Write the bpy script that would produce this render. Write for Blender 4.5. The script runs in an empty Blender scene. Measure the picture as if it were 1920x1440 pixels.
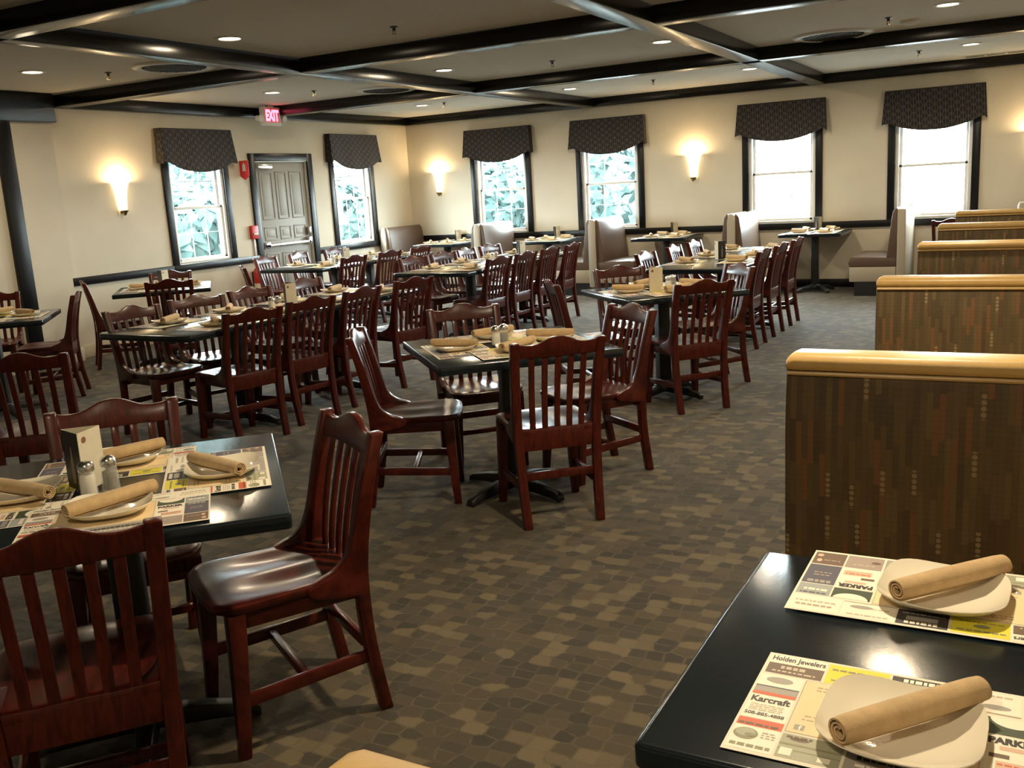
import bpy, bmesh, math, random
from math import sin, cos, pi, radians
from mathutils import Matrix, Vector
S = bpy.context.scene
COL = S.collection
rnd = random.Random(7)

# ------------------------------------------------------------------ camera, world, exposure
H, X0, D = 1.5186, -8.929, 13.166            # eye height, left wall, back wall (camera stands at x=y=0)
cam_d = bpy.data.cameras.new('camera'); cam = bpy.data.objects.new('camera', cam_d); COL.objects.link(cam)
cam_d.sensor_width = 36.0; cam_d.lens = 36.0 * 1792.1 / 1920.0; cam_d.clip_start = 0.05
yaw, pitch, roll = -.5038, .2010, -.0587
fw = Vector((sin(yaw)*cos(pitch), cos(yaw)*cos(pitch), -sin(pitch))); rt = Vector((cos(yaw), -sin(yaw), 0)); up = rt.cross(fw)
r2 = cos(roll)*rt + sin(roll)*up; u2 = -sin(roll)*rt + cos(roll)*up
cam.matrix_world = Matrix(((r2.x, u2.x, -fw.x, 0), (r2.y, u2.y, -fw.y, 0), (r2.z, u2.z, -fw.z, H), (0, 0, 0, 1)))
S.camera = cam
S.view_settings.view_transform = 'Standard'; S.view_settings.look = 'None'
S.view_settings.gamma = 1.0; S.view_settings.use_curve_mapping = False
S.view_settings.exposure = 0.48
SKY = 45.0            # overcast daylight
CAN_W = 16.0         # watts of each recessed light
SCONCE_W = 15.0
W = bpy.data.worlds.new('overcast_sky'); S.world = W; W.use_nodes = True
bg = W.node_tree.nodes['Background']; bg.inputs[0].default_value = (0.86, 0.965, 1.0, 1); bg.inputs[1].default_value = SKY
S.cycles.use_denoising = True
S.cycles.max_bounces = 8; S.cycles.diffuse_bounces = 4; S.cycles.glossy_bounces = 4; S.cycles.transparent_max_bounces = 12
S.cycles.sample_clamp_indirect = 4.0

def area(loc, rot, sx, sy, power, color, shape='RECTANGLE', spread=pi, portal=False):
    d = bpy.data.lights.new('light', 'AREA'); d.shape = shape; d.size = sx; d.size_y = sy; d.energy = power; d.color = color; d.spread = spread
    o = bpy.data.objects.new('window_portal' if portal else 'lamp_glow', d); COL.objects.link(o); o.location = loc; o.rotation_euler = rot
    if portal: d.cycles.is_portal = True
    return o
BACK_WINDOWS = [-7.235, -5.435, -2.98, -1.135]      # centres along the back wall
LEFT_WINDOWS = [8.61, 11.66]                         # centres along the left wall
for wx in BACK_WINDOWS: area((wx, D+.16, 1.54), (radians(-90), 0, 0), .86, 1.32, 1, (1, 1, 1), portal=True)
for wy in LEFT_WINDOWS: area((X0-.16, wy, 1.54), (radians(90), 0, radians(-90)), .86, 1.32, 1, (1, 1, 1), portal=True)

# ------------------------------------------------------------------ materials
def new_mat(name):
    m = bpy.data.materials.new(name); m.use_nodes = True
    nt = m.node_tree; return m, nt, nt.nodes['Principled BSDF']
def node(nt, typ, **kw):
    n = nt.nodes.new(typ)
    for k, v in kw.items():
        if k.startswith('i_'): n.inputs[int(k[2:])].default_value = v
        else: setattr(n, k, v)
    return n
def plain(name, col, rough=.5, var=.0, vscale=30., bump=0., bscale=200., spec=.5, metal=0., coat=0., sheen=0., emit=None, es=0., coat_r=.1):
    m, nt, p = new_mat(name); L = nt.links
    p.inputs['Base Color'].default_value = (*col, 1); p.inputs['Roughness'].default_value = rough
    p.inputs['Specular IOR Level'].default_value = spec; p.inputs['Metallic'].default_value = metal
    p.inputs['Coat Weight'].default_value = coat; p.inputs['Coat Roughness'].default_value = coat_r
    if sheen: p.inputs['Sheen Weight'].default_value = sheen
    if emit: p.inputs['Emission Color'].default_value = (*emit, 1); p.inputs['Emission Strength'].default_value = es
    tc = node(nt, 'ShaderNodeTexCoord')
    if var:
        n = node(nt, 'ShaderNodeTexNoise'); n.inputs['Scale'].default_value = vscale; n.inputs['Detail'].default_value = 4
        L.new(tc.outputs['Object'], n.inputs['Vector'])
        r = node(nt, 'ShaderNodeValToRGB'); e = r.color_ramp.elements
        e[0].position = .3; e[1].position = .7
        e[0].color = (*[c*(1-var) for c in col], 1); e[1].color = (*[min(1, c*(1+var)) for c in col], 1)
        L.new(n.outputs[0], r.inputs[0]); L.new(r.outputs[0], p.inputs['Base Color'])
    if bump:
        n = node(nt, 'ShaderNodeTexNoise'); n.inputs['Scale'].default_value = bscale; n.inputs['Detail'].default_value = 3
        L.new(tc.outputs['Object'], n.inputs['Vector'])
        b = node(nt, 'ShaderNodeBump'); b.inputs['Strength'].default_value = bump; b.inputs['Distance'].default_value = .002
        L.new(n.outputs[0], b.inputs['Height']); L.new(b.outputs[0], p.inputs['Normal'])
    return m
M = {}
M['wall'] = plain('cream_wall_paint', (.62, .565, .455), .75, var=.03, vscale=3, bump=.25, bscale=300)
M['ceiling'] = plain('ceiling_paint', (.60, .575, .52), .9, var=.05, vscale=60, bump=.5, bscale=400)
M['beam'] = plain('black_gloss_beam_paint', (.005, .0045, .004), .24, spec=.3)
M['trim'] = plain('black_trim_paint', (.0065, .0065, .0075), .32, bump=.04, bscale=40, spec=.3)
M['white_frame'] = plain('white_window_paint', (.80, .80, .78), .4)
M['baseboard'] = plain('cream_baseboard_paint', (.62, .54, .40), .5)
M['table'] = plain('black_table_laminate', (.0075, .0125, .0165), .16, bump=.05, bscale=330, spec=.45)
M['iron'] = plain('black_cast_iron', (.008, .008, .008), .45, bump=.2, bscale=80)
M['door'] = plain('grey_door_paint', (.30, .28, .235), .5, var=.03)
M['door_line'] = plain('door_moulding_paint', (.20, .185, .155), .5)
M['chrome'] = plain('brushed_chrome', (.65, .64, .62), .22, metal=1)
M['brass'] = plain('dark_brass', (.30, .22, .10), .35, metal=1)
M['plate'] = plain('cream_ceramic', (.80, .74, .60), .12, coat=.5)
M['napkin'] = plain('tan_napkin_cloth', (.52, .355, .175), .85, var=.12, vscale=40, bump=.5, bscale=600, sheen=.2)
M['paper'] = plain('placemat_paper', (.80, .73, .60), .7)
M['vinyl'] = plain('brown_booth_vinyl', (.105, .066, .045), .38, var=.10, vscale=60, bump=.2, bscale=150)
M['vinyl_tan'] = plain('tan_booth_vinyl', (.40, .34, .26), .42, bump=.2, bscale=150)
M['cap'] = plain('gold_tan_vinyl', (.47, .30, .10), .38, var=.06, vscale=25, bump=.15, bscale=150)
M['kick'] = plain('black_toe_kick', (.008, .008, .008), .5)
M['red'] = plain('red_enamel', (.50, .02, .015), .35)
M['white_plastic'] = plain('white_plastic', (.62, .60, .58), .4)
M['black_plastic'] = plain('black_plastic', (.01, .01, .01), .4)
M['cardboard'] = plain('cream_menu_card', (.62, .55, .40), .6, var=.04, vscale=40)
M['black_card'] = plain('black_menu_card', (.008, .006, .006), .35)
M['bottle_print'] = plain('printed_pale_bottle', (.22, .18, .11), .5)
M['logo_brown'] = plain('printed_brown_logo', (.20, .07, .03), .6)
M['salt'] = plain('salt', (.75, .70, .58), .9)
M['pepper'] = plain('ground_pepper', (.16, .12, .07), .95, var=.4, vscale=300)
M['grille'] = plain('dark_vent_grille', (.02, .019, .017), .6)
M['vent_ring'] = plain('white_vent_ring', (.55, .54, .50), .5)
M['grass'] = plain('outside_lawn', (.022, .028, .025), .9, var=.3, vscale=2)
M['paving'] = plain('pale_concrete_paving', (.34, .34, .32), .9, var=.1, vscale=2)
def leaf_mat():
    m, nt, p = new_mat('pale_green_leaves'); nt.nodes.remove(p); out = nt.nodes['Material Output']; L = nt.links
    tc = node(nt, 'ShaderNodeTexCoord'); n = node(nt, 'ShaderNodeTexNoise'); n.inputs['Scale'].default_value = 1.6; L.new(tc.outputs['Object'], n.inputs['Vector'])
    r = node(nt, 'ShaderNodeValToRGB'); r.color_ramp.elements[0].position = .35; r.color_ramp.elements[1].position = .65
    r.color_ramp.elements[0].color = (.042, .068, .065, 1); r.color_ramp.elements[1].color = (.090, .128, .122, 1); L.new(n.outputs[0], r.inputs[0])
    d = node(nt, 'ShaderNodeBsdfDiffuse'); t = node(nt, 'ShaderNodeBsdfTranslucent'); mx = node(nt, 'ShaderNodeMixShader'); mx.inputs[0].default_value = .5
    L.new(r.outputs[0], d.inputs[0]); L.new(r.outputs[0], t.inputs[0]); L.new(d.outputs[0], mx.inputs[1]); L.new(t.outputs[0], mx.inputs[2]); L.new(mx.outputs[0], out.inputs[0])
    return m
M['leaf'] = leaf_mat()
M['bark'] = plain('grey_bark', (.10, .08, .06), .9)
M['bluewhite'] = plain('white_cushion_cover', (.7, .7, .75), .5)
M['sconce_glow'] = plain('lit_alabaster_glass', (.9, .8, .6), .5, emit=(1.0, .80, .48), es=4.0)
M['can_glow'] = plain('lit_lamp_lens', (.9, .9, .8), .5, emit=(1.0, .90, .70), es=12.0)
M['exit_glow'] = plain('lit_red_letters', (.8, .05, .08), .5, emit=(1.0, .12, .20), es=4.0)
M['exit_face'] = plain('exit_sign_face', (.45, .30, .30), .4, emit=(1.0, .03, .07), es=.18)

def wood(name, c1, c2, rough):
    m, nt, p = new_mat(name); L = nt.links
    tc = node(nt, 'ShaderNodeTexCoord'); mp = node(nt, 'ShaderNodeMapping'); mp.inputs['Scale'].default_value = (6, 30, 6)
    n = node(nt, 'ShaderNodeTexNoise'); n.inputs['Scale'].default_value = 2.2; n.inputs['Detail'].default_value = 6; n.inputs['Distortion'].default_value = 1.2
    r = node(nt, 'ShaderNodeValToRGB'); r.color_ramp.elements[0].position = .32; r.color_ramp.elements[1].position = .72
    r.color_ramp.elements[0].color = (*c1, 1); r.color_ramp.elements[1].color = (*c2, 1)
    L.new(tc.outputs['Object'], mp.inputs[0]); L.new(mp.outputs[0], n.inputs['Vector']); L.new(n.outputs[0], r.inputs[0]); L.new(r.outputs[0], p.inputs['Base Color'])
    p.inputs['Roughness'].default_value = rough; p.inputs['Coat Weight'].default_value = .14; p.inputs['Coat Roughness'].default_value = .14; p.inputs['Specular IOR Level'].default_value = .36
    return m
M['cherry'] = wood('cherry_stained_wood', (.034, .0042, .0025), (.088, .0125, .0060), .30)

def glass_mat():
    m, nt, p = new_mat('clear_window_glass'); nt.nodes.remove(p); out = nt.nodes['Material Output']
    t = node(nt, 'ShaderNodeBsdfTransparent'); t.inputs[0].default_value = (.95, .98, .98, 1)
    g = node(nt, 'ShaderNodeBsdfGlossy'); g.inputs['Roughness'].default_value = .02
    mx = node(nt, 'ShaderNodeMixShader'); fr = node(nt, 'ShaderNodeFresnel'); fr.inputs[0].default_value = 1.35
    ge = node(nt, 'ShaderNodeNewGeometry'); sb = node(nt, 'ShaderNodeMath', operation='SUBTRACT'); sb.inputs[0].default_value = 1.0; ml = node(nt, 'ShaderNodeMath', operation='MULTIPLY')
    nt.links.new(ge.outputs['Backfacing'], sb.inputs[1]); nt.links.new(sb.outputs[0], ml.inputs[0]); nt.links.new(fr.outputs[0], ml.inputs[1])
    nt.links.new(ml.outputs[0], mx.inputs[0]); nt.links.new(t.outputs[0], mx.inputs[1]); nt.links.new(g.outputs[0], mx.inputs[2]); nt.links.new(mx.outputs[0], out.inputs[0])
    return m
M['glass'] = glass_mat()

def carpet():
    m, nt, p = new_mat('patterned_carpet'); L = nt.links
    tc = node(nt, 'ShaderNodeTexCoord'); mp = node(nt, 'ShaderNodeMapping'); mp.inputs['Rotation'].default_value = (0, 0, 0); mp.inputs['Scale'].default_value = (14.5, 18.5, 1)
    L.new(tc.outputs['Object'], mp.inputs[0])
    v = node(nt, 'ShaderNodeTexVoronoi', distance='CHEBYCHEV'); v.voronoi_dimensions = '2D'; v.inputs['Scale'].default_value = 1.0; v.inputs['Randomness'].default_value = .50
    L.new(mp.outputs[0], v.inputs['Vector'])
    sep = node(nt, 'ShaderNodeSeparateColor'); L.new(v.outputs['Color'], sep.inputs[0])
    r = node(nt, 'ShaderNodeValToRGB'); r.color_ramp.interpolation = 'CONSTANT'; e = r.color_ramp.elements
    cols = [(.024, .017, .0065), (.044, .031, .0122), (.033, .024, .0098), (.058, .040, .0168), (.030, .021, .0082), (.094, .068, .031), (.048, .034, .0142), (.108, .079, .037)]
    e[0].color = (*cols[0], 1); e[1].position = .14; e[1].color = (*cols[1], 1)
    for k, c in enumerate(cols[2:]): x = e.new(.27 + .125*k); x.color = (*c, 1)
    L.new(sep.outputs[0], r.inputs[0])
    d = node(nt, 'ShaderNodeTexVoronoi', feature='DISTANCE_TO_EDGE'); d.voronoi_dimensions = '2D'; d.inputs['Scale'].default_value = 1.0; d.inputs['Randomness'].default_value = .50
    L.new(mp.outputs[0], d.inputs['Vector'])
    cr = node(nt, 'ShaderNodeValToRGB'); cr.color_ramp.elements[0].position = .03; cr.color_ramp.elements[1].position = .09
    cr.color_ramp.elements[0].color = (1, 1, 1, 1); cr.color_ramp.elements[1].color = (0, 0, 0, 1)
    L.new(d.outputs['Distance'], cr.inputs[0])
    mul = node(nt, 'ShaderNodeMath', operation='MULTIPLY'); L.new(cr.outputs[0], mul.inputs[0]); L.new(sep.outputs[1], mul.inputs[1])
    mx = node(nt, 'ShaderNodeMixRGB'); mx.inputs[2].default_value = (.074, .056, .029, 1); L.new(mul.outputs[0], mx.inputs[0]); L.new(r.outputs[0], mx.inputs[1])
    n = node(nt, 'ShaderNodeTexNoise'); n.inputs['Scale'].default_value = 420; L.new(tc.outputs['Object'], n.inputs['Vector'])
    mr = node(nt, 'ShaderNodeMapRange'); mr.inputs[1].default_value = .3; mr.inputs[2].default_value = .7; mr.inputs[3].default_value = .68; mr.inputs[4].default_value = 1.32
    L.new(n.outputs[0], mr.inputs[0])
    m2 = node(nt, 'ShaderNodeMixRGB', blend_type='MULTIPLY'); m2.inputs[0].default_value = 1; L.new(mx.outputs[0], m2.inputs[1]); L.new(mr.outputs[0], m2.inputs[2])
    L.new(m2.outputs[0], p.inputs['Base Color']); p.inputs['Roughness'].default_value = .95; p.inputs['Sheen Weight'].default_value = .15
    b = node(nt, 'ShaderNodeBump'); b.inputs['Strength'].default_value = .5; b.inputs['Distance'].default_value = .003; L.new(n.outputs[0], b.inputs['Height']); L.new(b.outputs[0], p.inputs['Normal'])
    return m
M['carpet'] = carpet()

def booth_fabric():
    # vertical strings of little woven dots in brown, olive, rust, with pale beads here and there
    m, nt, p = new_mat('beaded_stripe_upholstery'); L = nt.links
    tc = node(nt, 'ShaderNodeTexCoord'); sx = node(nt, 'ShaderNodeSeparateXYZ'); L.new(tc.outputs['Object'], sx.inputs[0])
    def math_(op, a, b=None, c=None):
        n = node(nt, 'ShaderNodeMath', operation=op)
        for i, q in enumerate((a, b, c)):
            if q is None: continue
            if isinstance(q, (int, float)): n.inputs[i].default_value = q
            else: L.new(q, n.inputs[i])
        return n.outputs[0]
    P = .0135
    cx = math_('DIVIDE', sx.outputs[0], P); ci = math_('FLOOR', cx); cf = math_('SUBTRACT', math_('FRACT', cx), .5)
    cz = math_('DIVIDE', sx.outputs[2], P); cfz = math_('SUBTRACT', math_('FRACT', cz), .5)
    def wn(a, b):
        c = node(nt, 'ShaderNodeCombineXYZ'); L.new(a, c.inputs[0]); L.new(b, c.inputs[1])
        w = node(nt, 'ShaderNodeTexWhiteNoise', noise_dimensions='2D'); L.new(c.outputs[0], w.inputs['Vector']); return w.outputs['Value']
    zero = math_('MULTIPLY', ci, 0.0)
    off = wn(ci, zero)
    seg = math_('FLOOR', math_('ADD', math_('DIVIDE', sx.outputs[2], .105), math_('MULTIPLY', off, 9.0)))
    col = wn(ci, seg)
    r = node(nt, 'ShaderNodeValToRGB'); r.color_ramp.interpolation = 'CONSTANT'; e = r.color_ramp.elements
    cols = [(.074, .044, .013), (.090, .056, .017), (.080, .053, .015), (.106, .064, .020), (.066, .040, .012), (.142, .063, .020), (.094, .060, .018), (.114, .075, .024)]
    e[0].color = (*cols[0], 1); e[1].position = .15; e[1].color = (*cols[1], 1)
    for k, c in enumerate(cols[2:]): x = e.new(.28 + .12*k); x.color = (*c, 1)
    L.new(col, r.inputs[0])
    bead = math_('GREATER_THAN', wn(ci, math_('ADD', seg, 31.0)), .945)
    d = math_('SQRT', math_('ADD', math_('MULTIPLY', cf, cf), math_('MULTIPLY', cfz, cfz)))
    dot = math_('LESS_THAN', d, .40)
    half = math_('GREATER_THAN', math_('FRACT', math_('ADD', math_('DIVIDE', sx.outputs[2], .105), math_('MULTIPLY', off, 9.0))), .45)
    fac = math_('MULTIPLY', math_('MULTIPLY', bead, half), dot)
    mx = node(nt, 'ShaderNodeMixRGB'); mx.inputs[2].default_value = (.22, .155, .075, 1); L.new(fac, mx.inputs[0]); L.new(r.outputs[0], mx.inputs[1])
    sh = math_('ADD', math_('MULTIPLY', dot, .10), .91)
    m2 = node(nt, 'ShaderNodeMixRGB', blend_type='MULTIPLY'); m2.inputs[0].default_value = 1; L.new(mx.outputs[0], m2.inputs[1]); L.new(sh, m2.inputs[2])
    L.new(m2.outputs[0], p.inputs['Base Color']); p.inputs['Roughness'].default_value = .7; p.inputs['Sheen Weight'].default_value = .1
    return m
M['booth_fabric'] = booth_fabric()

def valance_fabric():
    m, nt, p = new_mat('dark_oval_lattice_fabric'); L = nt.links
    tc = node(nt, 'ShaderNodeTexCoord'); sx = node(nt, 'ShaderNodeSeparateXYZ'); L.new(tc.outputs['Object'], sx.inputs[0])
    def math_(op, a, b=None):
        n = node(nt, 'ShaderNodeMath', operation=op)
        for i, q in enumerate((a, b)):
            if q is None: continue
            if isinstance(q, (int, float)): n.inputs[i].default_value = q
            else: L.new(q, n.inputs[i])
        return n.outputs[0]
    xs = math_('MULTIPLY', math_('ADD', sx.outputs[0], math_('MULTIPLY', sx.outputs[1], .9)), 2*pi/.060)
    zs = math_('MULTIPLY', sx.outputs[2], 2*pi/.085)
    g = math_('ADD', math_('SINE', xs), math_('MULTIPLY', math_('SINE', zs), math_('COSINE', math_('MULTIPLY', xs, .5))))
    line = math_('LESS_THAN', math_('ABSOLUTE', g), .26)
    mx = node(nt, 'ShaderNodeMixRGB'); mx.inputs[1].default_value = (.0085, .0085, .013, 1); mx.inputs[2].default_value = (.105, .083, .055, 1); L.new(line, mx.inputs[0])
    L.new(mx.outputs[0], p.inputs['Base Color']); p.inputs['Roughness'].default_value = .85
    return m
M['valance'] = valance_fabric()
INK = {}
def ink(name, col, rough=.6):
    if name not in INK: INK[name] = plain('ink_' + name, col, rough)
    return INK[name]

# ------------------------------------------------------------------ mesh building
class MB:
    def __init__(s): s.v = []; s.f = []; s.mi = []
    def add(s, vs, fs, mi=0, T=None):
        b = len(s.v)
        s.v += [tuple(T @ Vector(p)) for p in vs] if T else [tuple(p) for p in vs]
        for f in fs: s.f.append([i+b for i in f]); s.mi.append(mi)
        return s
    def box(s, x0, x1, y0, y1, z0, z1, mi=0, T=None):
        return s.add([(x0,y0,z0),(x1,y0,z0),(x1,y1,z0),(x0,y1,z0),(x0,y0,z1),(x1,y0,z1),(x1,y1,z1),(x0,y1,z1)],
                     [(0,3,2,1),(4,5,6,7),(0,1,5,4),(1,2,6,5),(2,3,7,6),(3,0,4,7)], mi, T)
    def loft(s, rings, mi=0, cap=True, close=True, T=None):
        n = len(rings[0]); vs = [p for r in rings for p in r]; fs = []
        for a in range(len(rings)-1):
            for i in range(n if close else n-1):
                j = (i+1) % n; fs.append((a*n+i, a*n+j, (a+1)*n+j, (a+1)*n+i))
        if cap: fs.append(tuple(reversed(range(n)))); fs.append(tuple(range((len(rings)-1)*n, len(rings)*n)))
        return s.add(vs, fs, mi, T)
    def prism(s, poly, t0, t1, axis='y', mi=0, T=None):
        def P(a, b, t): return {'y': (a, t, b), 'x': (t, a, b), 'z': (a, b, t)}[axis]
        return s.loft([[P(a, b, t0) for a, b in poly], [P(a, b, t1) for a, b in poly]], mi, T=T)
    def lathe(s, prof, n=24, mi=0, c=(0,0), T=None, cap=True):
        return s.loft([[(c[0]+r*cos(2*pi*k/n), c[1]+r*sin(2*pi*k/n), z) for k in range(n)] for r, z in prof], mi, cap, T=T)
    def tube(s, path, r, n=8, mi=0):
        rings = []
        for i, p in enumerate(path):
            p = Vector(p); t = (Vector(path[min(i+1, len(path)-1)]) - Vector(path[max(i-1, 0)])).normalized()
            a = t.cross(Vector((0,0,1)) if abs(t.z) < .9 else Vector((1,0,0))).normalized(); b = t.cross(a)
            rr = r[i] if isinstance(r, (list, tuple)) else r
            rings.append([tuple(p + rr*(cos(2*pi*k/n)*a + sin(2*pi*k/n)*b)) for k in range(n)])
        return s.loft(rings, mi)
    def build(s, name, mats, parent=None, bevel=0., seg=2, ang=35, loc=None):
        me = bpy.data.meshes.new(name); me.from_pydata(s.v, [], s.f)
        mats = mats if isinstance(mats, (list, tuple)) else [mats]
        for m in mats: me.materials.append(M[m] if isinstance(m, str) else m)
        me.polygons.foreach_set('material_index', s.mi)
        bm = bmesh.new(); bm.from_mesh(me)
        bmesh.ops.recalc_face_normals(bm, faces=bm.faces)
        if bevel:
            es = [e for e in bm.edges if len(e.link_faces) == 2 and e.calc_face_angle(0) > radians(ang)]
            bmesh.ops.bevel(bm, geom=es, offset=bevel, segments=seg, profile=.5, affect='EDGES', clamp_overlap=True)
        for f in bm.faces: f.smooth = True
        bm.to_mesh(me); bm.free()
        me.set_sharp_from_angle(angle=radians(40))
        o = bpy.data.objects.new(name, me); COL.objects.link(o)
        if parent: o.parent = parent
        if loc: o.location = loc
        return o
def tag(o, label=None, cat=None, group=None, kind=None):
    if label: o['label'] = label
    if cat: o['category'] = cat
    if group: o['group'] = group
    if kind: o['kind'] = kind
    return o
def thing(name, label, cat, loc=(0,0,0), rz=0., group=None):
    o = bpy.data.objects.new(name, None); COL.objects.link(o); o.empty_display_size = .1
    o.location = loc; o.rotation_euler = (0, 0, rz); return tag(o, label, cat, group)
def struct(name, mb, mat, parent=None, **kw):
    o = mb.build(name, mat, parent, **kw)
    if parent is None: o['kind'] = 'structure'
    return o
def copy_tree(o, parent=None):
    c = o.copy(); COL.objects.link(c)
    if parent: c.parent = parent
    for ch in list(o.children): copy_tree(ch, c)
    return c
class Stock:       # the first time hands out the original, then copies
    def __init__(s, proto): s.p = proto; s.used = False
    def take(s, label, loc, rz, group=None, cat=None):
        o = s.p if not s.used else copy_tree(s.p); s.used = True
        o.location = loc; o.rotation_euler = (0, 0, rz); o['label'] = label
        if group: o['group'] = group
        if cat: o['category'] = cat
        return o
ORD = ['first', 'second', 'third', 'fourth', 'fifth', 'sixth']

# ------------------------------------------------------------------ the room
ZC, ZB = 2.72, 2.60
XR, YF = .86, -3.6
struct('floor', MB().box(X0-.2, XR+.2, YF-.2, D+.2, -.12, 0), 'carpet')
struct('ceiling', MB().box(X0-.2, XR+.2, YF-.2, D+.2, ZC, ZC+.12), 'ceiling')
wz0, wz1, hw = .87, 2.20, .435
def wall_with_holes(lo, hi, holes):
    mb = MB(); out = []; x = lo
    for a, b, z0, z1 in holes:
        out += [(x, a, 0, ZC), (a, b, z1, ZC)] + ([(a, b, 0, z0)] if z0 > 0 else []); x = b
    return out + [(x, hi, 0, ZC)]
mb = MB()
for a, b, z0, z1 in wall_with_holes(X0-.2, XR+.2, [(c-hw, c+hw, wz0, wz1) for c in BACK_WINDOWS]): mb.box(a, b, D, D+.14, z0, z1)
struct('wall_back', mb, 'wall')
mb = MB()
DY0, DY1, DZ = 9.62, 10.65, 2.06
for a, b, z0, z1 in wall_with_holes(YF-.2, D, [(LEFT_WINDOWS[0]-hw, LEFT_WINDOWS[0]+hw, wz0, wz1), (DY0, DY1, 0, DZ), (LEFT_WINDOWS[1]-hw, LEFT_WINDOWS[1]+hw, wz0, wz1)]): mb.box(X0-.14, X0, a, b, z0, z1)
struct('wall_left', mb, 'wall')
struct('wall_right', MB().box(XR, XR+.14, YF-.2, D, 0, ZC), 'wall')
struct('wall_front', MB().box(X0, XR, YF-.14, YF, 0, ZC), 'wall')
JX, JY = -8.80, 6.62                                             # the wall that steps forward by the dark post
struct('wall_step', MB().box(X0, JX, YF, JY, 0, ZC), 'wall')
struct('trim_1', MB().box(JX, JX+.07, YF, JY+.03, 2.44, ZC), 'trim', bevel=.006)            # header on the stepped wall
struct('trim_2', MB().box(JX, JX+.05, 5.99, 6.15, 0, 2.44), 'trim', bevel=.006)             # dark post
# chair rail and baseboards
mb = MB()
ed = [X0] + [v for c in BACK_WINDOWS for v in (c-.525, c+.525)] + [XR]
mb.box(X0, XR, D-.03, D, .775, .86)
struct('trim_3', mb, 'trim', bevel=.005)
mb = MB(); mb.box(X0, X0+.03, JY, DY0-.1, .775, .86); mb.box(X0, X0+.03, DY1+.1, D-.03, .775, .86)
struct('trim_4', mb, 'trim', bevel=.005)
struct('baseboard_left', MB().box(X0, X0+.015, JY, DY0-.1, 0, .14).box(X0, X0+.015, DY1+.1, D, 0, .14), 'baseboard', bevel=.004)
struct('baseboard_back', MB().box(X0+.02, XR, D-.015, D, 0, .11), 'trim', bevel=.004)  # black here paints in the shadow along the foot of the back wall
struct('baseboard_step', MB().box(JX, JX+.015, YF, 5.98, 0, .14).box(JX, JX+.015, 6.16, JY, 0, .14), 'baseboard', bevel=.004)
# beams: a grid, plus one along each wall
n = 0
def beam(x0, x1, y0, y1):
    global n; n += 1
    z = ZB - .0015*(n % 3)
    struct(f'beam_{n}', MB().box(x0, x1, y0, y1, z, ZC), 'beam', bevel=.005, seg=2)
for a, b in ((-2.60, -2.41), (-5.76, -5.60), (.55, .73)): beam(a, b, YF, D)
for a, b in ((.84, 1.02), (3.84, 4.03), (6.73, 6.91), (9.70, 9.88), (-2.2, -2.02)): beam(X0, XR, a, b)
beam(X0, XR, D-.10, D); beam(X0, X0+.10, JY+.03, D)
# ------------------------------------------------------------------ windows (local x along the wall, +y into the room)
def make_window(idx, loc, rz):
    r = bpy.data.objects.new(f'window_{idx}', None); COL.objects.link(r); r['kind'] = 'structure'; r.location = loc; r.rotation_euler = (0, 0, rz)
    t = MB()
    for s in (-1, 1): t.box(min(s*.435, s*.525), max(s*.435, s*.525), 0, .028, .775, 2.29)
    t.box(-.525, .525, 0, .030, 2.2, 2.29); t.box(-.525, .525, 0, .036, .775, .862)
    t.build('window_trim', 'trim', r, bevel=.006)
    f = MB()
    for s in (-1, 1): f.box(min(s*.395, s*.435), max(s*.395, s*.435), -.13, 0.0, .87, 2.2)
    f.box(-.395, .395, -.13, 0.0, 2.16, 2.2); f.box(-.395, .395, -.13, .004, .87, .892)
    f.build('window_frame', 'white_frame', r, bevel=.004)
    for nm, y, z0, z1 in (('upper_sash', -.10, 1.50, 2.16), ('lower_sash', -.06, .892, 1.535)):
        s_ = MB(); fw_ = .036
        s_.box(-.395, -.395+fw_, y, y+.035, z0, z1).box(.395-fw_, .395, y, y+.035, z0, z1).box(-.395, .395, y, y+.035, z0, z0+.032).box(-.395, .395, y, y+.035, z1-.032, z1)
        so = s_.build(nm, 'white_frame', r, bevel=.003)
        g = MB()
        for k in (-1, 1): g.box(k*.12-.004, k*.12+.004, y+.012, y+.022, z0+.03, z1-.03)
        g.box(-.36, .36, y+.012, y+.022, (z0+z1)/2-.004, (z0+z1)/2+.004)
        g.build('muntin', 'white_frame', so)
        MB().box(-.36, .36, y+.016, y+.019, z0+.03, z1-.03).build('pane', 'glass', so)
    return r
WN = 0
for c in LEFT_WINDOWS: WN += 1; make_window(WN, (X0, c, 0), radians(-90))
for c in BACK_WINDOWS: WN += 1; make_window(WN, (D and c, D, 0), radians(180))
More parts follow.
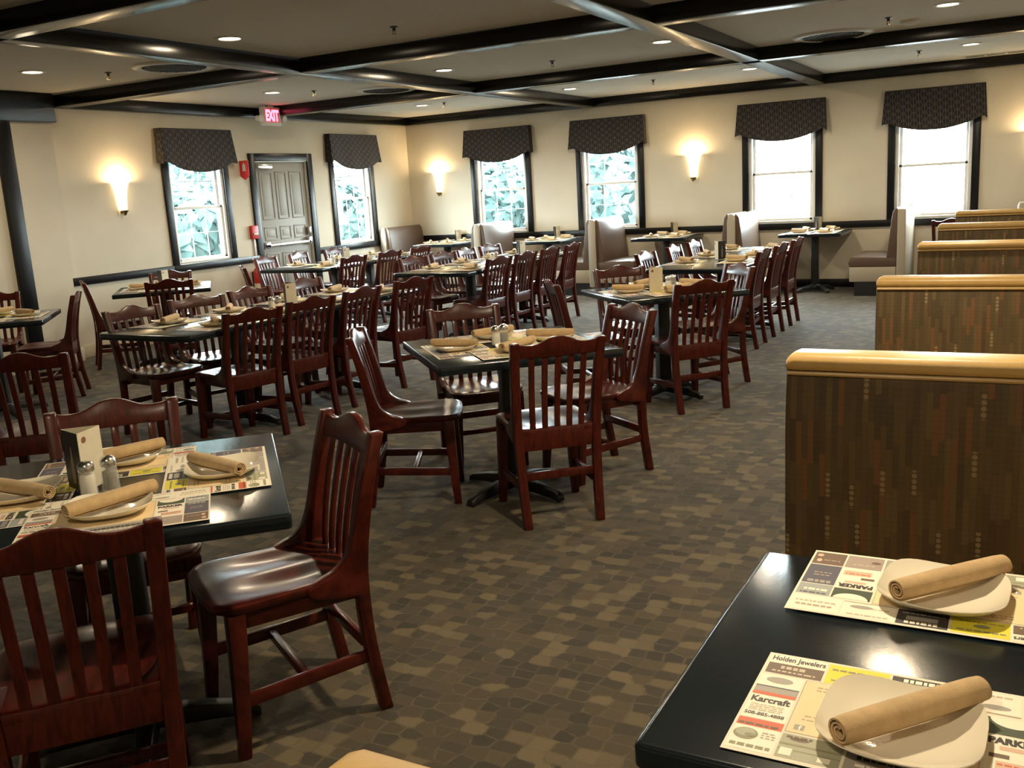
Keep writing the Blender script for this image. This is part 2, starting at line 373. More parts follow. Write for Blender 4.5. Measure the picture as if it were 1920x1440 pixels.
# valances
def make_valance():
    o = MB(); N = 40; rows = 6; zt = 2.43
    def zb(u): return 2.060 - .130*(1-min(1, abs(u)/.93)**2.2) - (.040 if abs(u) > .955 else 0)
    def fr(u, t):            # front face, flaring out below
        w = .56 + .03*t; y = .10 + .035*t + .008*sin(u*9)*t
        z = zt + (zb(u)-zt)*t; return (u*w, y, z)
    g = [[fr(-1+2*i/N, j/rows) for i in range(N+1)] for j in range(rows+1)]
    vs = [p for r in g for p in r]; vs2 = [(x*.995, y-.008, z) for x, y, z in vs]
    fs = [(j*(N+1)+i, j*(N+1)+i+1, (j+1)*(N+1)+i+1, (j+1)*(N+1)+i) for j in range(rows) for i in range(N)]
    o.add(vs, fs); o.add(vs2, fs)
    for s in (-1, 1):        # returns with one pleat
        o.add([(s*.56, .0, zt), (s*.56, .10, zt), (s*.59, .135, 2.03), (s*.575, .0, 2.045), (s*.553, .0, zt), (s*.553, .092, zt), (s*.583, .127, 2.03), (s*.568, .0, 2.045)], [(0,1,2,3), (4,7,6,5), (0,3,7,4), (2,6,7,3)])
    o.box(-.56, .56, .0, .10, zt-.006, zt+.004)
    return o.build('window_valance', 'valance')
VAL = Stock(make_valance())
for c, lab in zip(LEFT_WINDOWS, ('dark patterned scalloped valance on the window between sconce and grey door', 'dark patterned scalloped valance on the window between grey door and room corner')):
    tag(VAL.take(lab, (X0+.002, c, 0), radians(-90), 'window valances'), cat='valance')
for c, lab in zip(BACK_WINDOWS, ('dark valance over the back wall window beside the corner sconce', 'dark valance over the second back wall window from the corner',
      'dark valance over the back wall window just past the middle sconce', 'dark valance over the back wall window behind the patterned booths')):
    tag(VAL.take(lab, (c, D-.002, 0), radians(180), 'window valances'), cat='valance')
# ------------------------------------------------------------------ grey exit door in the left wall
dr = bpy.data.objects.new('door_1', None); COL.objects.link(dr); dr['kind'] = 'structure'; dr.location = (X0, 0, 0)
mb = MB()
mb.box(0, .03, DY0-.105, DY0, 0, DZ+.10).box(0, .03, DY1, DY1+.105, 0, DZ+.10).box(0, .032, DY0, DY1, DZ, DZ+.10)
mb.build('door_trim', 'trim', dr, bevel=.006)
lf = MB().box(-.07, -.03, DY0+.005, DY1-.005, .005, DZ-.005).build('door_leaf', 'door', dr, bevel=.003)
pn = MB()
for y0, y1 in ((9.72, 9.965), (10.025, 10.245), (10.305, 10.555)):
    for z0, z1 in ((1.30, 1.93), (1.03, 1.21), (.14, .86)):
        t = .018
        pn.box(-.032, -.022, y0, y1, z0, z0+t, 1).box(-.032, -.022, y0, y1, z1-t, z1, 1).box(-.032, -.022, y0, y0+t, z0+t, z1-t, 1).box(-.032, -.022, y1-t, y1, z0+t, z1-t, 1)
        pn.box(-.032, -.026, y0+t+.03, y1-t-.03, z0+t+.03, z1-t-.03, 0)
pn.build('door_panel', ['door', 'door_line'], dr, bevel=.003)
pb = MB().box(-.028, .035, DY0+.05, DY0+.13, .93, 1.01).box(-.028, .035, DY1-.12, DY1-.05, .93, 1.03).box(.01, .035, DY0+.05, DY1-.08, .945, .985)
pb.build('push_bar', 'chrome', dr, bevel=.006)
MB().box(-.03, .03, DY1-.09, DY1-.045, 1.06, 1.17).build('door_lock', 'chrome', dr, bevel=.01)
MB().box(-.028, .03, DY0+.05, DY0+.32, 1.965, 2.02).build('door_closer', 'chrome', dr, bevel=.006)
# red fire signs and alarm by the door
sg = thing('fire_sign', 'red projecting sign with white flame symbol between window and grey door', 'sign', (X0, 9.36, 1.955))
MB().add([(0,-.0,.11),(.15,.0,.11),(.15,.0,-.08),(.075,.0,-.13),(0,.0,-.08),(0,.008,.11),(.15,.008,.11),(.15,.008,-.08),(.075,.008,-.13),(0,.008,-.08)],
         [(0,1,2,3,4),(9,8,7,6,5),(0,5,6,1),(1,6,7,2),(2,7,8,3),(3,8,9,4),(4,9,5,0)]).build('sign_plate', 'red', sg)
MB().box(.05, .10, -.003, 0, -.02, .05).box(.06, .09, -.003, 0, .05, .075).build('sign_symbol', 'white_plastic', sg)
al = thing('fire_alarm_pull', 'small red fire alarm pull box beside the grey door frame', 'fire alarm', (X0, 9.47, 1.16))
MB().box(0, .05, -.06, .06, -.085, .085).build('alarm_box', 'red', al, bevel=.008)
MB().box(.05, .062, -.04, .04, -.035, -.01).build('alarm_handle', 'white_plastic', al, bevel=.004)
MB().box(0, .02, -.015, .015, -.33, -.085).build('conduit', 'white_plastic', al, bevel=.004)
ex = thing('fire_extinguisher', 'red fire extinguisher hung low on the wall beside the grey door', 'fire extinguisher', (X0+.10, 9.40, .34))
MB().lathe([(.0,.0),(.07,.0),(.075,.02),(.075,.30),(.06,.35),(.025,.38),(.02,.40)], 20).build('cylinder_body', 'red', ex)
MB().lathe([(.0765,.05),(.0765,.17)], 20, cap=False).build('paper_label', 'paper', ex)
MB().lathe([(.02,.40),(.02,.43),(.0,.43)], 12).box(-.01, .08, -.012, .012, .43, .445).build('valve_handle', 'black_plastic', ex)
MB().box(-.10, -.07, -.03, .03, .12, .32).build('wall_bracket', 'black_plastic', ex)
# ------------------------------------------------------------------ lettering
def text_mesh(txt, size, bold=.0, depth=0.):
    cu = bpy.data.curves.new('lettering', 'FONT'); cu.body = txt; cu.size = size; cu.offset = bold; cu.extrude = depth; cu.resolution_u = 3
    ob = bpy.data.objects.new('lettering', cu); COL.objects.link(ob)
    dg = bpy.context.evaluated_depsgraph_get(); me = bpy.data.meshes.new_from_object(ob.evaluated_get(dg))
    vs = [tuple(v.co) for v in me.vertices]; fs = [tuple(p.vertices) for p in me.polygons]
    bpy.data.objects.remove(ob); bpy.data.curves.remove(cu); bpy.data.meshes.remove(me)
    x0 = min(v[0] for v in vs); x1 = max(v[0] for v in vs); y0 = min(v[1] for v in vs); y1 = max(v[1] for v in vs)
    return [((x-x0)/(x1-x0), (y-y0)/(y1-y0), z) for x, y, z in vs], fs
# exit sign, hung by the left wall
es = thing('exit_sign', 'lit red EXIT sign with emergency lamp heads hung near the door', 'exit sign', (-8.50, 9.55, 2.58))
MB().box(-.03, .03, -.165, .165, -.115, .115).build('sign_housing', 'white_plastic', es, bevel=.01)
MB().box(.03, .034, -.135, .135, -.075, .10).build('sign_face', 'exit_face', es)
vs, fs = text_mesh('EXIT', .2, bold=.01)
MB().add([(.0362, -.118+.236*x, -.058+.14*y) for x, y, z in vs], fs).build('sign_letters', 'exit_glow', es)['label'] = 'glowing red EXIT letters'
for s in (-1, 1):
    MB().tube([(0, s*.165, -.02), (0, s*.19, -.02)], .012).tube([(-.03, s*.215, -.02), (.045, s*.215, -.03)], [.03, .042], 14).build('lamp_head', 'white_plastic', es)
MB().box(-.02, .02, -.05, .05, .115, ZC-2.58).build('ceiling_mount', 'white_plastic', es)

# ------------------------------------------------------------------ sconces
def sconce(loc, rz, label):
    t = thing('wall_sconce', label, 'sconce', loc, rz, 'wall sconces')
    N = 14; o = MB(); rings = []
    prof = [(.040, -.16), (.045, -.13), (.055, -.02), (.068, .07), (.085, .12), (.105, .15)]
    for r, z in prof: rings.append([(r*cos(pi*k/N), .012 + r*.95*sin(pi*k/N) + .004*(k % 2), z) for k in range(N+1)])
    o.loft(rings, 0, cap=False, close=False)
    o.loft([[(x*.93, .012+(y-.012)*.93, z) for x, y, z in r] for r in rings], 0, cap=False, close=False)
    o.build('lamp_shade', 'sconce_glow', t)['label'] = 'glowing fluted alabaster shade'
    MB().lathe([(.0, -.215), (.012, -.21), (.02, -.19), (.042, -.162), (.042, -.155)], 16, c=(0, .04)).build('finial', 'brass', t)
    MB().box(-.03, .03, 0, .014, -.19, .02).build('back_plate', 'brass', t, bevel=.004)
    d = bpy.data.lights.new('sconce_bulb', 'POINT'); d.energy = SCONCE_W; d.color = (1.0, .70, .36); d.shadow_soft_size = .03
    l = bpy.data.objects.new('sconce_bulb', d); COL.objects.link(l); l.parent = t; l.location = (0, .075, .135)
sconce((-8.36, D, 1.69), radians(180), 'lit alabaster sconce on the back wall beside the room corner')
sconce((-4.185, D, 1.69), radians(180), 'lit alabaster sconce on the back wall between the window pairs')
sconce((-.02, D, 1.69), radians(180), 'lit alabaster sconce on the back wall above the patterned booths')
sconce((X0, 7.47, 1.69), radians(-90), 'lit alabaster sconce on the wall before the window beside the grey door')
# ------------------------------------------------------------------ ceiling fittings
def make_can():
    t = thing('ceiling_light', '', 'ceiling light')
    MB().lathe([(.075, -.004), (.083, -.010), (.105, -.006), (.108, 0), (.075, 0)], 28, cap=False).build('light_ring', 'vent_ring', t)
    MB().lathe([(.0, -.0035), (.075, -.0035)], 28, cap=False).build('light_lens', 'can_glow', t)
    return t
CAN = Stock(make_can())
rows = [(-.4, 'behind the camera'), (2.6, 'over the near patterned booth'), (5.55, 'before the second cross beam'), (8.5, 'in the bay before the last cross beam'), (11.5, 'beside the back wall')]
cols = [(-7.5, 'the door wall'), (-5.25, 'the door wall'), (-2.97, 'the door wall'), (-.66, 'the door wall')]
for y, rp in rows:
    for k, (x, cp) in enumerate(cols):
        if y < 5 and k < 3: continue          # only the lamp over the booth row is lit here
        CAN.take(f'recessed ceiling light, {ORD[k]} from the door wall, {rp}', (x, y, ZC), 0, 'recessed ceiling lights')
        area((x, y, ZC-.012), (0, 0, 0), .15, .15, CAN_W*(3.0 if y == 2.6 else 1.6 if y < 0 else 1.7 if (y == 5.55 and k == 3) else 1.0), (1.0, .82, .56), 'DISK', pi)
def make_sprinkler():
    t = thing('sprinkler_head', '', 'sprinkler')
    MB().lathe([(.030, 0), (.030, -.006), (.012, -.010), (.012, -.03)], 14).build('escutcheon', 'black_plastic', t)
    MB().box(-.012, -.007, -.003, .003, -.052, -.03).box(.007, .012, -.003, .003, -.052, -.03).lathe([(.0, -.060), (.017, -.058), (.017, -.052), (.0, -.05)], 12).build('deflector', 'brass', t)
    return t
SPR = Stock(make_sprinkler())
for x, y, lab in ((-7.2, 6.07, 'dark sprinkler head beside the round vent in the door wall bay'), (-4.15, 6.07, 'dark sprinkler head in the open bay over the mid-aisle table'), (-7.15, 8.79, 'dark sprinkler head beside the exit sign ceiling light'),
      (-4.21, 8.83, 'dark sprinkler head over the long middle table bay'), (-7.12, 11.47, 'dark sprinkler head in the corner bay by the back wall'), (-4.16, 11.55, 'dark sprinkler head by the back wall over the middle sconce'),
      (-1.13, 8.82, 'dark sprinkler head between round vent and smoke detector'), (-1.17, 11.6, 'dark sprinkler head by the back wall over the patterned booths')):
    SPR.take(lab, (x, y, ZC), 0, 'sprinkler heads')
def make_vent():
    t = thing('ceiling_vent', '', 'vent')
    MB().lathe([(.27, 0), (.27, -.012), (.30, -.024), (.345, -.014), (.36, 0)], 40, cap=False).build('vent_ring', 'vent_ring', t)
    g = MB()
    g.lathe([(.0, -.004), (.275, -.004)], 40, cap=False)
    for k in range(-6, 7):
        hl = math.sqrt(max(.26**2-(k*.04)**2, 0))
        g.box(k*.04-.004, k*.04+.004, -hl, hl, -.02, -.005); g.box(-hl, hl, k*.04-.004, k*.04+.004, -.02, -.005)
    g.build('vent_grille', 'grille', t)
    return t
VENT = Stock(make_vent())
for x, y, lab in ((-6.58, 6.25, 'round dark ceiling vent next to the beam in the sconce wall bay'), (-6.6, 9.4, 'round dark ceiling vent between exit sign and back wall beam'), (-1.68, 9.45, 'round dark ceiling vent over the aisle by the patterned booths')):
    VENT.take(lab, (x, y, ZC), radians(25), 'round ceiling vents')
sd = thing('smoke_detector', 'flat white smoke detector on the ceiling beside a sprinkler head', 'smoke detector', (-1.0, 9.16, ZC))
MB().lathe([(.0, -.035), (.05, -.034), (.08, -.02), (.085, 0)], 24).build('detector_cap', 'ceiling', sd)
sv = thing('slot_vent', 'long white slot air vent on the ceiling along the back wall', 'vent', (-.25, D-.38, ZC))
MB().box(-.55, .55, -.05, .05, -.012, 0).build('vent_frame', 'vent_ring', sv, bevel=.003)
g = MB()
for k in range(5): g.box(-.53+.215*k, -.53+.215*k+.19, -.035, .035, -.014, -.012)
g.build('vent_slot', 'grille', sv)

# ------------------------------------------------------------------ the schoolhouse chair (local +x is where the sitter faces)
def interp(tab, z):
    for (a, va), (b, vb) in zip(tab, tab[1:]):
        if z <= b: k = (z-a)/(b-a); return va + (vb-va)*k
    return tab[-1][1]
XM = [(0, -.212), (.08, -.199), (.15, -.187), (.22, -.177), (.30, -.170), (.36, -.167), (.42, -.166), (.50, -.170), (.58, -.180), (.66, -.194), (.74, -.212), (.80, -.228), (.87, -.249)]
def smooth(pts, k=3):
    out = []
    for i in range(len(pts)-1):
        p0, p1, p2, p3 = pts[max(i-1, 0)], pts[i], pts[i+1], pts[min(i+2, len(pts)-1)]
        for s in range(k):
            t = s/k; out.append(tuple(.5*((2*p1[q]) + (-p0[q]+p2[q])*t + (2*p0[q]-5*p1[q]+4*p2[q]-p3[q])*t*t + (-p0[q]+3*p1[q]-3*p2[q]+p3[q])*t**3) for q in (0, 1)))
    return out + [pts[-1]]
def make_chair():
    t = thing('dining_chair', '', 'chair')
    # rear legs run up into the back posts and roll forward into the seat
    back = smooth([(interp(XM, z)-.020, z) for z in (.862, .80, .72, .60, .50, .42, .30, .20, .10, 0)])
    front = smooth([(interp(XM, z)+.018, z) for z in (0, .10, .20, .30, .385)]) + smooth([(-.060, .400), (-.012, .415), (-.005, .440), (-.040, .458), (-.085, .474), (-.118, .500), (-.138, .540), (-.156, .60), (-.180, .70), (-.208, .80), (-.2265, .862)])
    poly = back + front
    for s in (-1, 1):
        mb = MB(); rings = []
        for k in (-.020, .020): rings.append([(x, s*(.172 + .026*z/.865) + k, z) for x, z in poly])
        mb.loft(rings); mb.build('leg', 'cherry', t, bevel=.005, seg=2)
    for s in (-1, 1):
        mb = MB(); q = .019
        mb.loft([[(x-w, s*y-w, z), (x+w, s*y-w, z), (x+w, s*y+w, z), (x-w, s*y+w, z)] for x, y, z, w in ((.222, .188, 0, .017), (.215, .184, .10, .0195), (.205, .178, .30, .0235), (.200, .174, .425, .0255))])
        mb.build('leg', 'cherry', t, bevel=.004)
    # saddled seat
    NX, NY = 16, 18; top = []; 
    for i in range(NX+1):
        u = i/NX; x = -.178 + .430*u; w = .186 + .026*u
        if u > .84: w *= math.sqrt(max(0, 1-((u-.84)/.16)**2*.42))
        row = []
        for j in range(NY+1):
            v = -1+2*j/NY
            sc = .016*math.exp(-((u-.42)/.34)**2)*(math.exp(-((abs(v)-.48)/.36)**2))
            z = .456 - sc - .010*max(0, (u-.82)/.18)**2 - .004*max(0, abs(v)-.9)/.1
            row.append((x + (.012*(1-v*v) if u > .5 else 0)*u, v*w, z))
        top.append(row)
    mb = MB(); vs = [p for r in top for p in r]; nv = len(vs); vs += [(x, y*.97, .424) for x, y, z in vs]
    fs = []
    for i in range(NX):
        for j in range(NY):
            a = i*(NY+1)+j; fs.append((a, a+1, a+NY+2, a+NY+1)); b = a+nv; fs.append((b, b+NY+1, b+NY+2, b+1))
    for i in range(NX): a = i*(NY+1); fs.append((a, a+NY+1, a+NY+1+nv, a+nv)); a += NY; fs.append((a+nv, a+NY+1+nv, a+NY+1, a))
    for j in range(NY): fs.append((j+nv, j+1+nv, j+1, j)); a = NX*(NY+1)+j; fs.append((a, a+1, a+1+nv, a+nv))
    mb.add(vs, fs).build('seat', 'cherry', t, bevel=.006, ang=50)
    mb = MB(); mb.box(-.15, .19, -.178, -.160, .372, .424).box(-.15, .19, .160, .178, .372, .424).box(.188, .206, -.16, .16, .372, .424)
    mb.build('seat_rail', 'cherry', t, bevel=.003)
    # backrest: cupid-bow crest, slats, low rail
    def strip(z0f, z1f, th, N=22, bow=.012):
        rings = []
        for i in range(N+1):
            u = -1+2*i/N; ring = []
            z0, z1 = z0f(u), z1f(u)
            for z, dx in ((z0, -th), (z0, th), ((z0+z1)/2, th), (z1, th), (z1, -th), ((z0+z1)/2, -th)):
                ring.append((interp(XM, z)+dx-bow*(1-u*u), u*(.158+.026*z/.865), z))
            rings.append(ring)
        return MB().loft(rings)
    crest_top = lambda u: .846 + .036*math.exp(-(abs(u)/.42)**2.6) + .010*abs(u)**6
    br = strip(lambda u: .788, crest_top, .011).build('backrest', 'cherry', t, bevel=.004, ang=50)
    strip(lambda u: .352, lambda u: .446, .009, bow=.004).build('back_rail', 'cherry', br, bevel=.003, ang=50)
    for k in range(5):
        u = -.667+.333*k; rings = []
        for i in range(13):
            z = .44 + .352*i/12; y = u*(.158+.026*z/.865); x = interp(XM, z)-.012*(1-u*u)*min(1, (z-.4)/.3)
            rings.append([(x-.006, y-.0135, z), (x+.006, y-.0135, z), (x+.006, y+.0135, z), (x-.006, y+.0135, z)])
        MB().loft(rings).build('slat', 'cherry', br, bevel=.003)
    for s in (-1, 1):
        a, b = Vector((-.178, s*.176, .185)), Vector((.212, s*.186, .165))
        MB().loft([[(p.x, p.y-.010, p.z-.019), (p.x, p.y+.010, p.z-.019), (p.x, p.y+.010, p.z+.019), (p.x, p.y-.010, p.z+.019)] for p in (a, b)]).build('stretcher', 'cherry', t, bevel=.004)
    MB().box(.005, .029, -.176, .176, .160, .188).build('stretcher', 'cherry', t, bevel=.004)
    MB().box(-.176, -.156, -.166, .166, .212, .250).build('stretcher', 'cherry', t, bevel=.004)
    return t
CHAIR = Stock(make_chair())
TOPX = -.247
def chair(mx, my, ang, label, group):        # (mx,my): the middle of the crest; ang: facing, degrees
    a = radians(ang)
    return CHAIR.take(label, (mx - TOPX*cos(a), my - TOPX*sin(a), 0), a, group, 'chair')
def chair_by_right_corner(rx, ry, ang, label, group):
    a = radians(ang); return chair(rx - .20*sin(a), ry + .20*cos(a), ang, label, group)

# ------------------------------------------------------------------ tables
def rounded_rect(hx, hy, r, n=5):
    out = []
    for cx, cy, a0 in ((hx-r, hy-r, 0), (-hx+r, hy-r, 90), (-hx+r, -hy+r, 180), (hx-r, -hy+r, 270)):
        for k in range(n+1): a = radians(a0+90*k/n); out.append((cx+r*cos(a), cy+r*sin(a)))
    return out
TH = .76
def top_mesh(hx, hy, r=.014): return MB().prism(rounded_rect(hx, hy, r), TH-.040, TH, 'z')
def pedestal(t, cx, cy, arm=.34, rot=45, arms=4):
    MB().box(cx-.13, cx+.13, cy-.13, cy+.13, TH-.052, TH-.040).build('top_plate', 'iron', t, bevel=.003)
    MB().box(cx-.044, cx+.044, cy-.044, cy+.044, .07, TH-.050).build('column', 'iron', t, bevel=.012, seg=3)
    b = MB()
    b.lathe([(.0, .04), (.075, .045), (.07, .085), (.05, .10), (.0, .10)], 16, c=(cx, cy))
    for k in range(arms):
        a = radians(rot+360*k/arms); T = Matrix.Translation((cx, cy, 0)) @ Matrix.Rotation(a, 4, 'Z')
        b.loft([[(x, -w, z0), (x, w, z0), (x, w*.8, z1), (x, -w*.8, z1)] for x, w, z0, z1 in ((.03, .034, .03, .085), (.18, .030, .022, .068), (arm-.03, .027, .012, .045), (arm, .026, .0, .030))], T=T)
    b.build('base', 'iron', t, bevel=.005)
def square_table(cx, cy, rz, half, label, group, rot=29):
    t = thing('dining_table', label, 'table', (cx, cy, 0), rz, group)
    top_mesh(half, half).build('tabletop', 'table', t, bevel=.006, seg=2)
    pedestal(t, 0, 0, .32, rot); return t
def long_table(cx, y0, y1, hx, label, group, posts):
    t = thing('long_dining_table', label, 'table', (cx, (y0+y1)/2, 0), 0, group); hy = (y1-y0)/2
    top_mesh(hx, hy, .06).build('tabletop', 'table', t, bevel=.006, seg=2)
    for y in posts: pedestal(t, 0, y-(y0+y1)/2, .31, 0, 2)
    return t
GT = 'black topped dining tables'
T1 = (-2.235, 1.715); T2 = (-2.29, 4.12); T3 = (-2.30, 6.44); T8 = (-7.56, 6.70); T9 = (-7.13, 4.58)
square_table(*T1, radians(45), .455, 'square black table set with four places around a bottle-printed menu box', GT, 0)
square_table(*T2, radians(45), .445, 'square black table standing corner-on alone in the middle of the aisle', GT)
square_table(*T3, radians(45), .445, 'square black corner-on table with cream menu card, behind the mid-aisle table', GT)
square_table(*T8, radians(45), .445, 'square black table under the window beside the door wall sconce', GT, 0)
square_table(*T9, radians(45), .445, 'square black table beside the dark vertical wall post', GT)
T4 = (-2.57, 7.9, 10.36, .42); T5 = (-4.87, 4.08, 6.62, .42); T6 = (-7.5, 8.45, 10.85, .46); T7 = (-5.18, 7.82, 10.36, .43)
long_table(*T4, 'long black table between the aisle and the window booths', GT, (8.905, 9.64))
long_table(*T5, 'long black table reflecting window light, with four chairs along each side', GT, (4.903, 6.02))
long_table(*T6, 'long black table in front of the grey exit door', GT, (9.31, 10.0))
long_table(*T7, 'long black table in the room middle between exit door table and aisle table', GT, (8.63, 9.79))

# ------------------------------------------------------------------ chairs
G = 'cherry wood slat back chairs'
n1, n2, n3, n4, n5, n6, n7, n8, n9 = ('the menu box table', 'the lone mid-aisle table', 'the corner-on cream-menu table', 'the long booth-side table', 'the long sconce-wall table', 'the long grey-door table', 'the long mid-room table', 'the sconce-window table', 'the dark-post table')
chair(-1.80, 2.235, -121, f'cherry slat-back chair with glossy empty seat at the aisle side of {n1}', G)
chair_by_right_corner(-1.654, 1.354, 140, f'dark cherry chair, back to the camera, at {n1}', G)
chair(-2.80, 2.185, -38, f'reddish lit cherry chair facing the camera across {n1}', G)
chair(-1.81, 3.722, 132, f'cherry chair, back to the camera, at {n2}', G)
chair(-2.965, 3.785, 29, f'cherry chair in profile, turned aside from {n2}', G)
chair(-1.885, 4.80, -125, f'cherry chair with window-lit crest on the booth side of {n2}', G)
chair(-2.917, 4.75, -45, f'orange lit cherry chair facing the camera behind {n2}', G)
chair(-1.85, 6.00, 138, f'cherry chair, back to the camera, at {n3}', G)
chair(-2.87, 7.06, -45, f'orange lit cherry chair facing the camera behind {n3}', G)
chair(-2.965, 6.02, 38, f'cherry chair in profile beside {n3}', G)
chair(-1.93, 7.15, -138, f'cherry chair with greyish lit back, booth side of {n3}', G)
for k, (y, a) in enumerate(((8.57, 181), (9.24, 179), (9.95, 180))): chair(-2.09, y, a, f'{ORD[k]} cherry chair from the aisle end on the booth side of {n4}', G)
for k, (y, a) in enumerate(((8.53, -3), (9.34, 2), (10.0, 0))): chair(-3.20, y, a, f'{ORD[k]} shiny crested chair on the door side of {n4}', G)
for k, (y, a) in enumerate(((4.53, 166), (5.10, 172), (5.68, 180), (6.36, 170))): chair(-4.34, y, a, f'{ORD[k]} chair from the camera end, aisle side of {n5}', G)
for k, (y, a) in enumerate(((4.56, -8), (5.16, -22), (5.72, -6), (6.38, 0))): chair(-5.50, y, a, f'{ORD[k]} chair from the camera end, sconce side of {n5}', G)
for k, (y, a) in enumerate(((8.95, 176), (9.67, 178), (10.35, 180))): chair(-6.92, y, a, f'{ORD[k]} chair from the camera end, aisle side of {n6}', G)
for k, (y, a) in enumerate(((9.12, 5), (9.74, 8), (10.50, -6))): chair(-8.45, y, a, f'{ORD[k]} chair from the camera end, door side of {n6}', G)
chair(-7.50, 7.74, 48, f'cherry chair seen edge-on at the camera end of {n6}', G)
for k, (y, a) in enumerate(((8.34, 175), (8.92, 178), (9.50, 180), (10.08, 184))): chair(-4.65, y, a, f'{ORD[k]} chair from the camera end, aisle side of {n7}', G)
for k, (y, a) in enumerate(((8.60, -12), (9.20, -10), (9.70, 2), (10.27, -6))): chair(-5.87, y, a, f'{ORD[k]} chair from the camera end, door side of {n7}', G)
chair(-7.11, 6.36, 136, f'dark chair with back to the camera at {n8}', G)
chair(-8.10, 7.28, -42, f'chair facing the camera against the wall behind {n8}', G)
chair(-8.23, 6.29, 55, f'chair seen in profile against the wall beside {n8}', G)
chair(-7.16, 5.40, -135, f'chair in profile pulled back from {n9}', G)
chair(-8.30, 5.40, -44, f'chair facing the camera behind {n9}', G)
chair_by_right_corner(-4.145, 3.005, 131, 'dark chair pushed out alone behind the menu box table', G)
chair(-.86, 12.55, 90, 'cherry chair by the back wall behind the patterned booths', G)

# ------------------------------------------------------------------ booths along the back wall
def make_booth_bench(both):
    # local: seat faces +x, aisle end at y=0, runs to y=+.93 (the wall)
    t = thing('wall_booth', '', 'booth'); L = .93
    MB().box(-.05, .05, 0, L, .10, 1.03).build('booth_core', 'vinyl_tan', t, bevel=.02, seg=3)
    for s in ((1, -1) if both else (1,)):
        bk = [(s*.05, .45), (s*.16, .45), (s*.145, .60), (s*.11, .90), (s*.095, 1.0), (s*.06, 1.045), (s*.045, 1.04)]
        MB().prism(bk, .012, L, 'y').build('back_cushion', 'vinyl', t, bevel=.018, seg=3)
        MB().prism([(s*.05, .35), (s*.58, .35), (s*.60, .40), (s*.585, .455), (s*.54, .475), (s*.05, .46)], .01, L, 'y').build('seat_cushion', 'vinyl', t, bevel=.012, seg=3)
        MB().box(min(s*.05, s*.58), max(s*.05, s*.58), 0, L, .17, .352).build('seat_box', 'vinyl_tan', t, bevel=.012)
        MB().box(min(s*.05, s*.52), max(s*.05, s*.52), .03, L, 0, .172).build('toe_kick', 'kick', t)
    MB().prism([(-.055, .12), (.055, .12), (.055, .5), (.05, .95), (.03, 1.045), (-.03, 1.045), (-.05, .95), (-.055, .5)], -.025, .004, 'y').build('end_panel', 'vinyl_tan', t, bevel=.008)
    return t
BY = 12.20
B1 = Stock(make_booth_bench(False)); B2 = Stock(make_booth_bench(True))
GB = 'brown vinyl booths on the back wall'
B1.take('single brown vinyl booth bench in the corner against the door wall', (-8.83, BY, 0), 0, GB)
for x, lab in ((-7.16, 'double brown booth bench under the corner window of the back wall'), (-5.335, 'double brown booth bench under the second back wall window'), (-3.40, 'double booth bench with window-lit back beside the second sconce')):
    B2.take(lab, (x, BY, 0), 0, GB)
B1.take('tan booth bench end at the wall behind the patterned booths', (-.12, BY, 0), 0, GB)
o = B1.take('single booth bench with pale outer back, beside the patterned booths', (-1.375, BY+.93, 0), pi, GB)
def make_booth_table():
    t = thing('booth_table', '', 'table'); top_mesh(.38, .44, .03).build('tabletop', 'table', t, bevel=.005)
    pedestal(t, 0, -.02, .28); return t
BT = Stock(make_booth_table())
BTX = [-7.99, -6.245, -4.425, -2.45]
for x, lab in zip(BTX, ('black booth table against the back wall in the corner', 'black booth table on the back wall between the first two sconce-side windows', 'black booth table on the back wall under the middle sconce', 'black booth table on the back wall between the aisle windows')):
    BT.take(lab, (x, 12.70, 0), 0, GT)
# ------------------------------------------------------------------ patterned booths on the aisle
def make_pattern_booth():
    t = thing('patterned_booth', '', 'booth'); L = 1.24           # local: left end at x=0; y is the bench's two sides
    mb = MB(); N = 9
    bp = [(-.060, .10), (-.060, .60), (-.060, .90), (-.056, .97), (-.046, 1.03), (-.040, 1.068), (.040, 1.068), (.046, 1.03), (.056, .97), (.060, .90), (.060, .60), (.060, .10)]
    MB().prism(bp, 0, L, 'x').build('booth_back', 'booth_fabric', t, bevel=.008, seg=3, ang=60)
    cap = MB(); prof = [(-.050, 1.062), (-.056, 1.072), (-.055, 1.086), (-.044, 1.098), (-.02, 1.10), (.02, 1.10), (.044, 1.098), (.055, 1.086), (.056, 1.072), (.050, 1.062)]
    cap.loft([[(x, y*k, 1.062+(z-1.062)*q) for y, z in prof] for x, k, q in ((0.0, .86, .6), (.006, .96, .85), (.02, 1, 1), (L, 1, 1))])
    cap.build('top_cap', 'cap', t, bevel=.003)['label'] = 'smooth gold-tan vinyl cap along the top edge'
    pip = MB()
    for s in (-1, 1): pip.tube([(.004, s*.0475, 1.055), (L, s*.0475, 1.055)], .0055)
    pip.build('piping', 'cap', t)
    for s in (-1, 1):
        MB().box(.012, L, min(s*.05, s*.42), max(s*.05, s*.42), .38, .475).build('seat_cushion', 'cap', t, bevel=.02, seg=3)
        MB().box(.012, L, min(s*.05, s*.39), max(s*.05, s*.39), .12, .385).build('seat_box', 'booth_fabric', t, bevel=.008)
    MB().box(.03, L, -.36, .36, 0, .125).build('toe_kick', 'kick', t)
    return t
PBK = Stock(make_pattern_booth())
GP = 'patterned booths along the aisle'
for y, x, lab in ((.484, -.462, 'tan capped booth end showing at the lower edge, before the near booth table'), (2.305, -.503, 'beaded-stripe booth with tan cap directly behind the near booth table'), (4.00, -.532, 'second beaded-stripe booth from the near booth table'),
      (5.80, -.562, 'third beaded-stripe booth from the near booth table'), (7.56, -.602, 'fourth beaded-stripe booth, showing dark front below its cap'), (9.48, -.615, 'pale capped patterned booth standing behind all the others by the window')):
    PBK.take(lab, (x, y, 0), 0, GP)
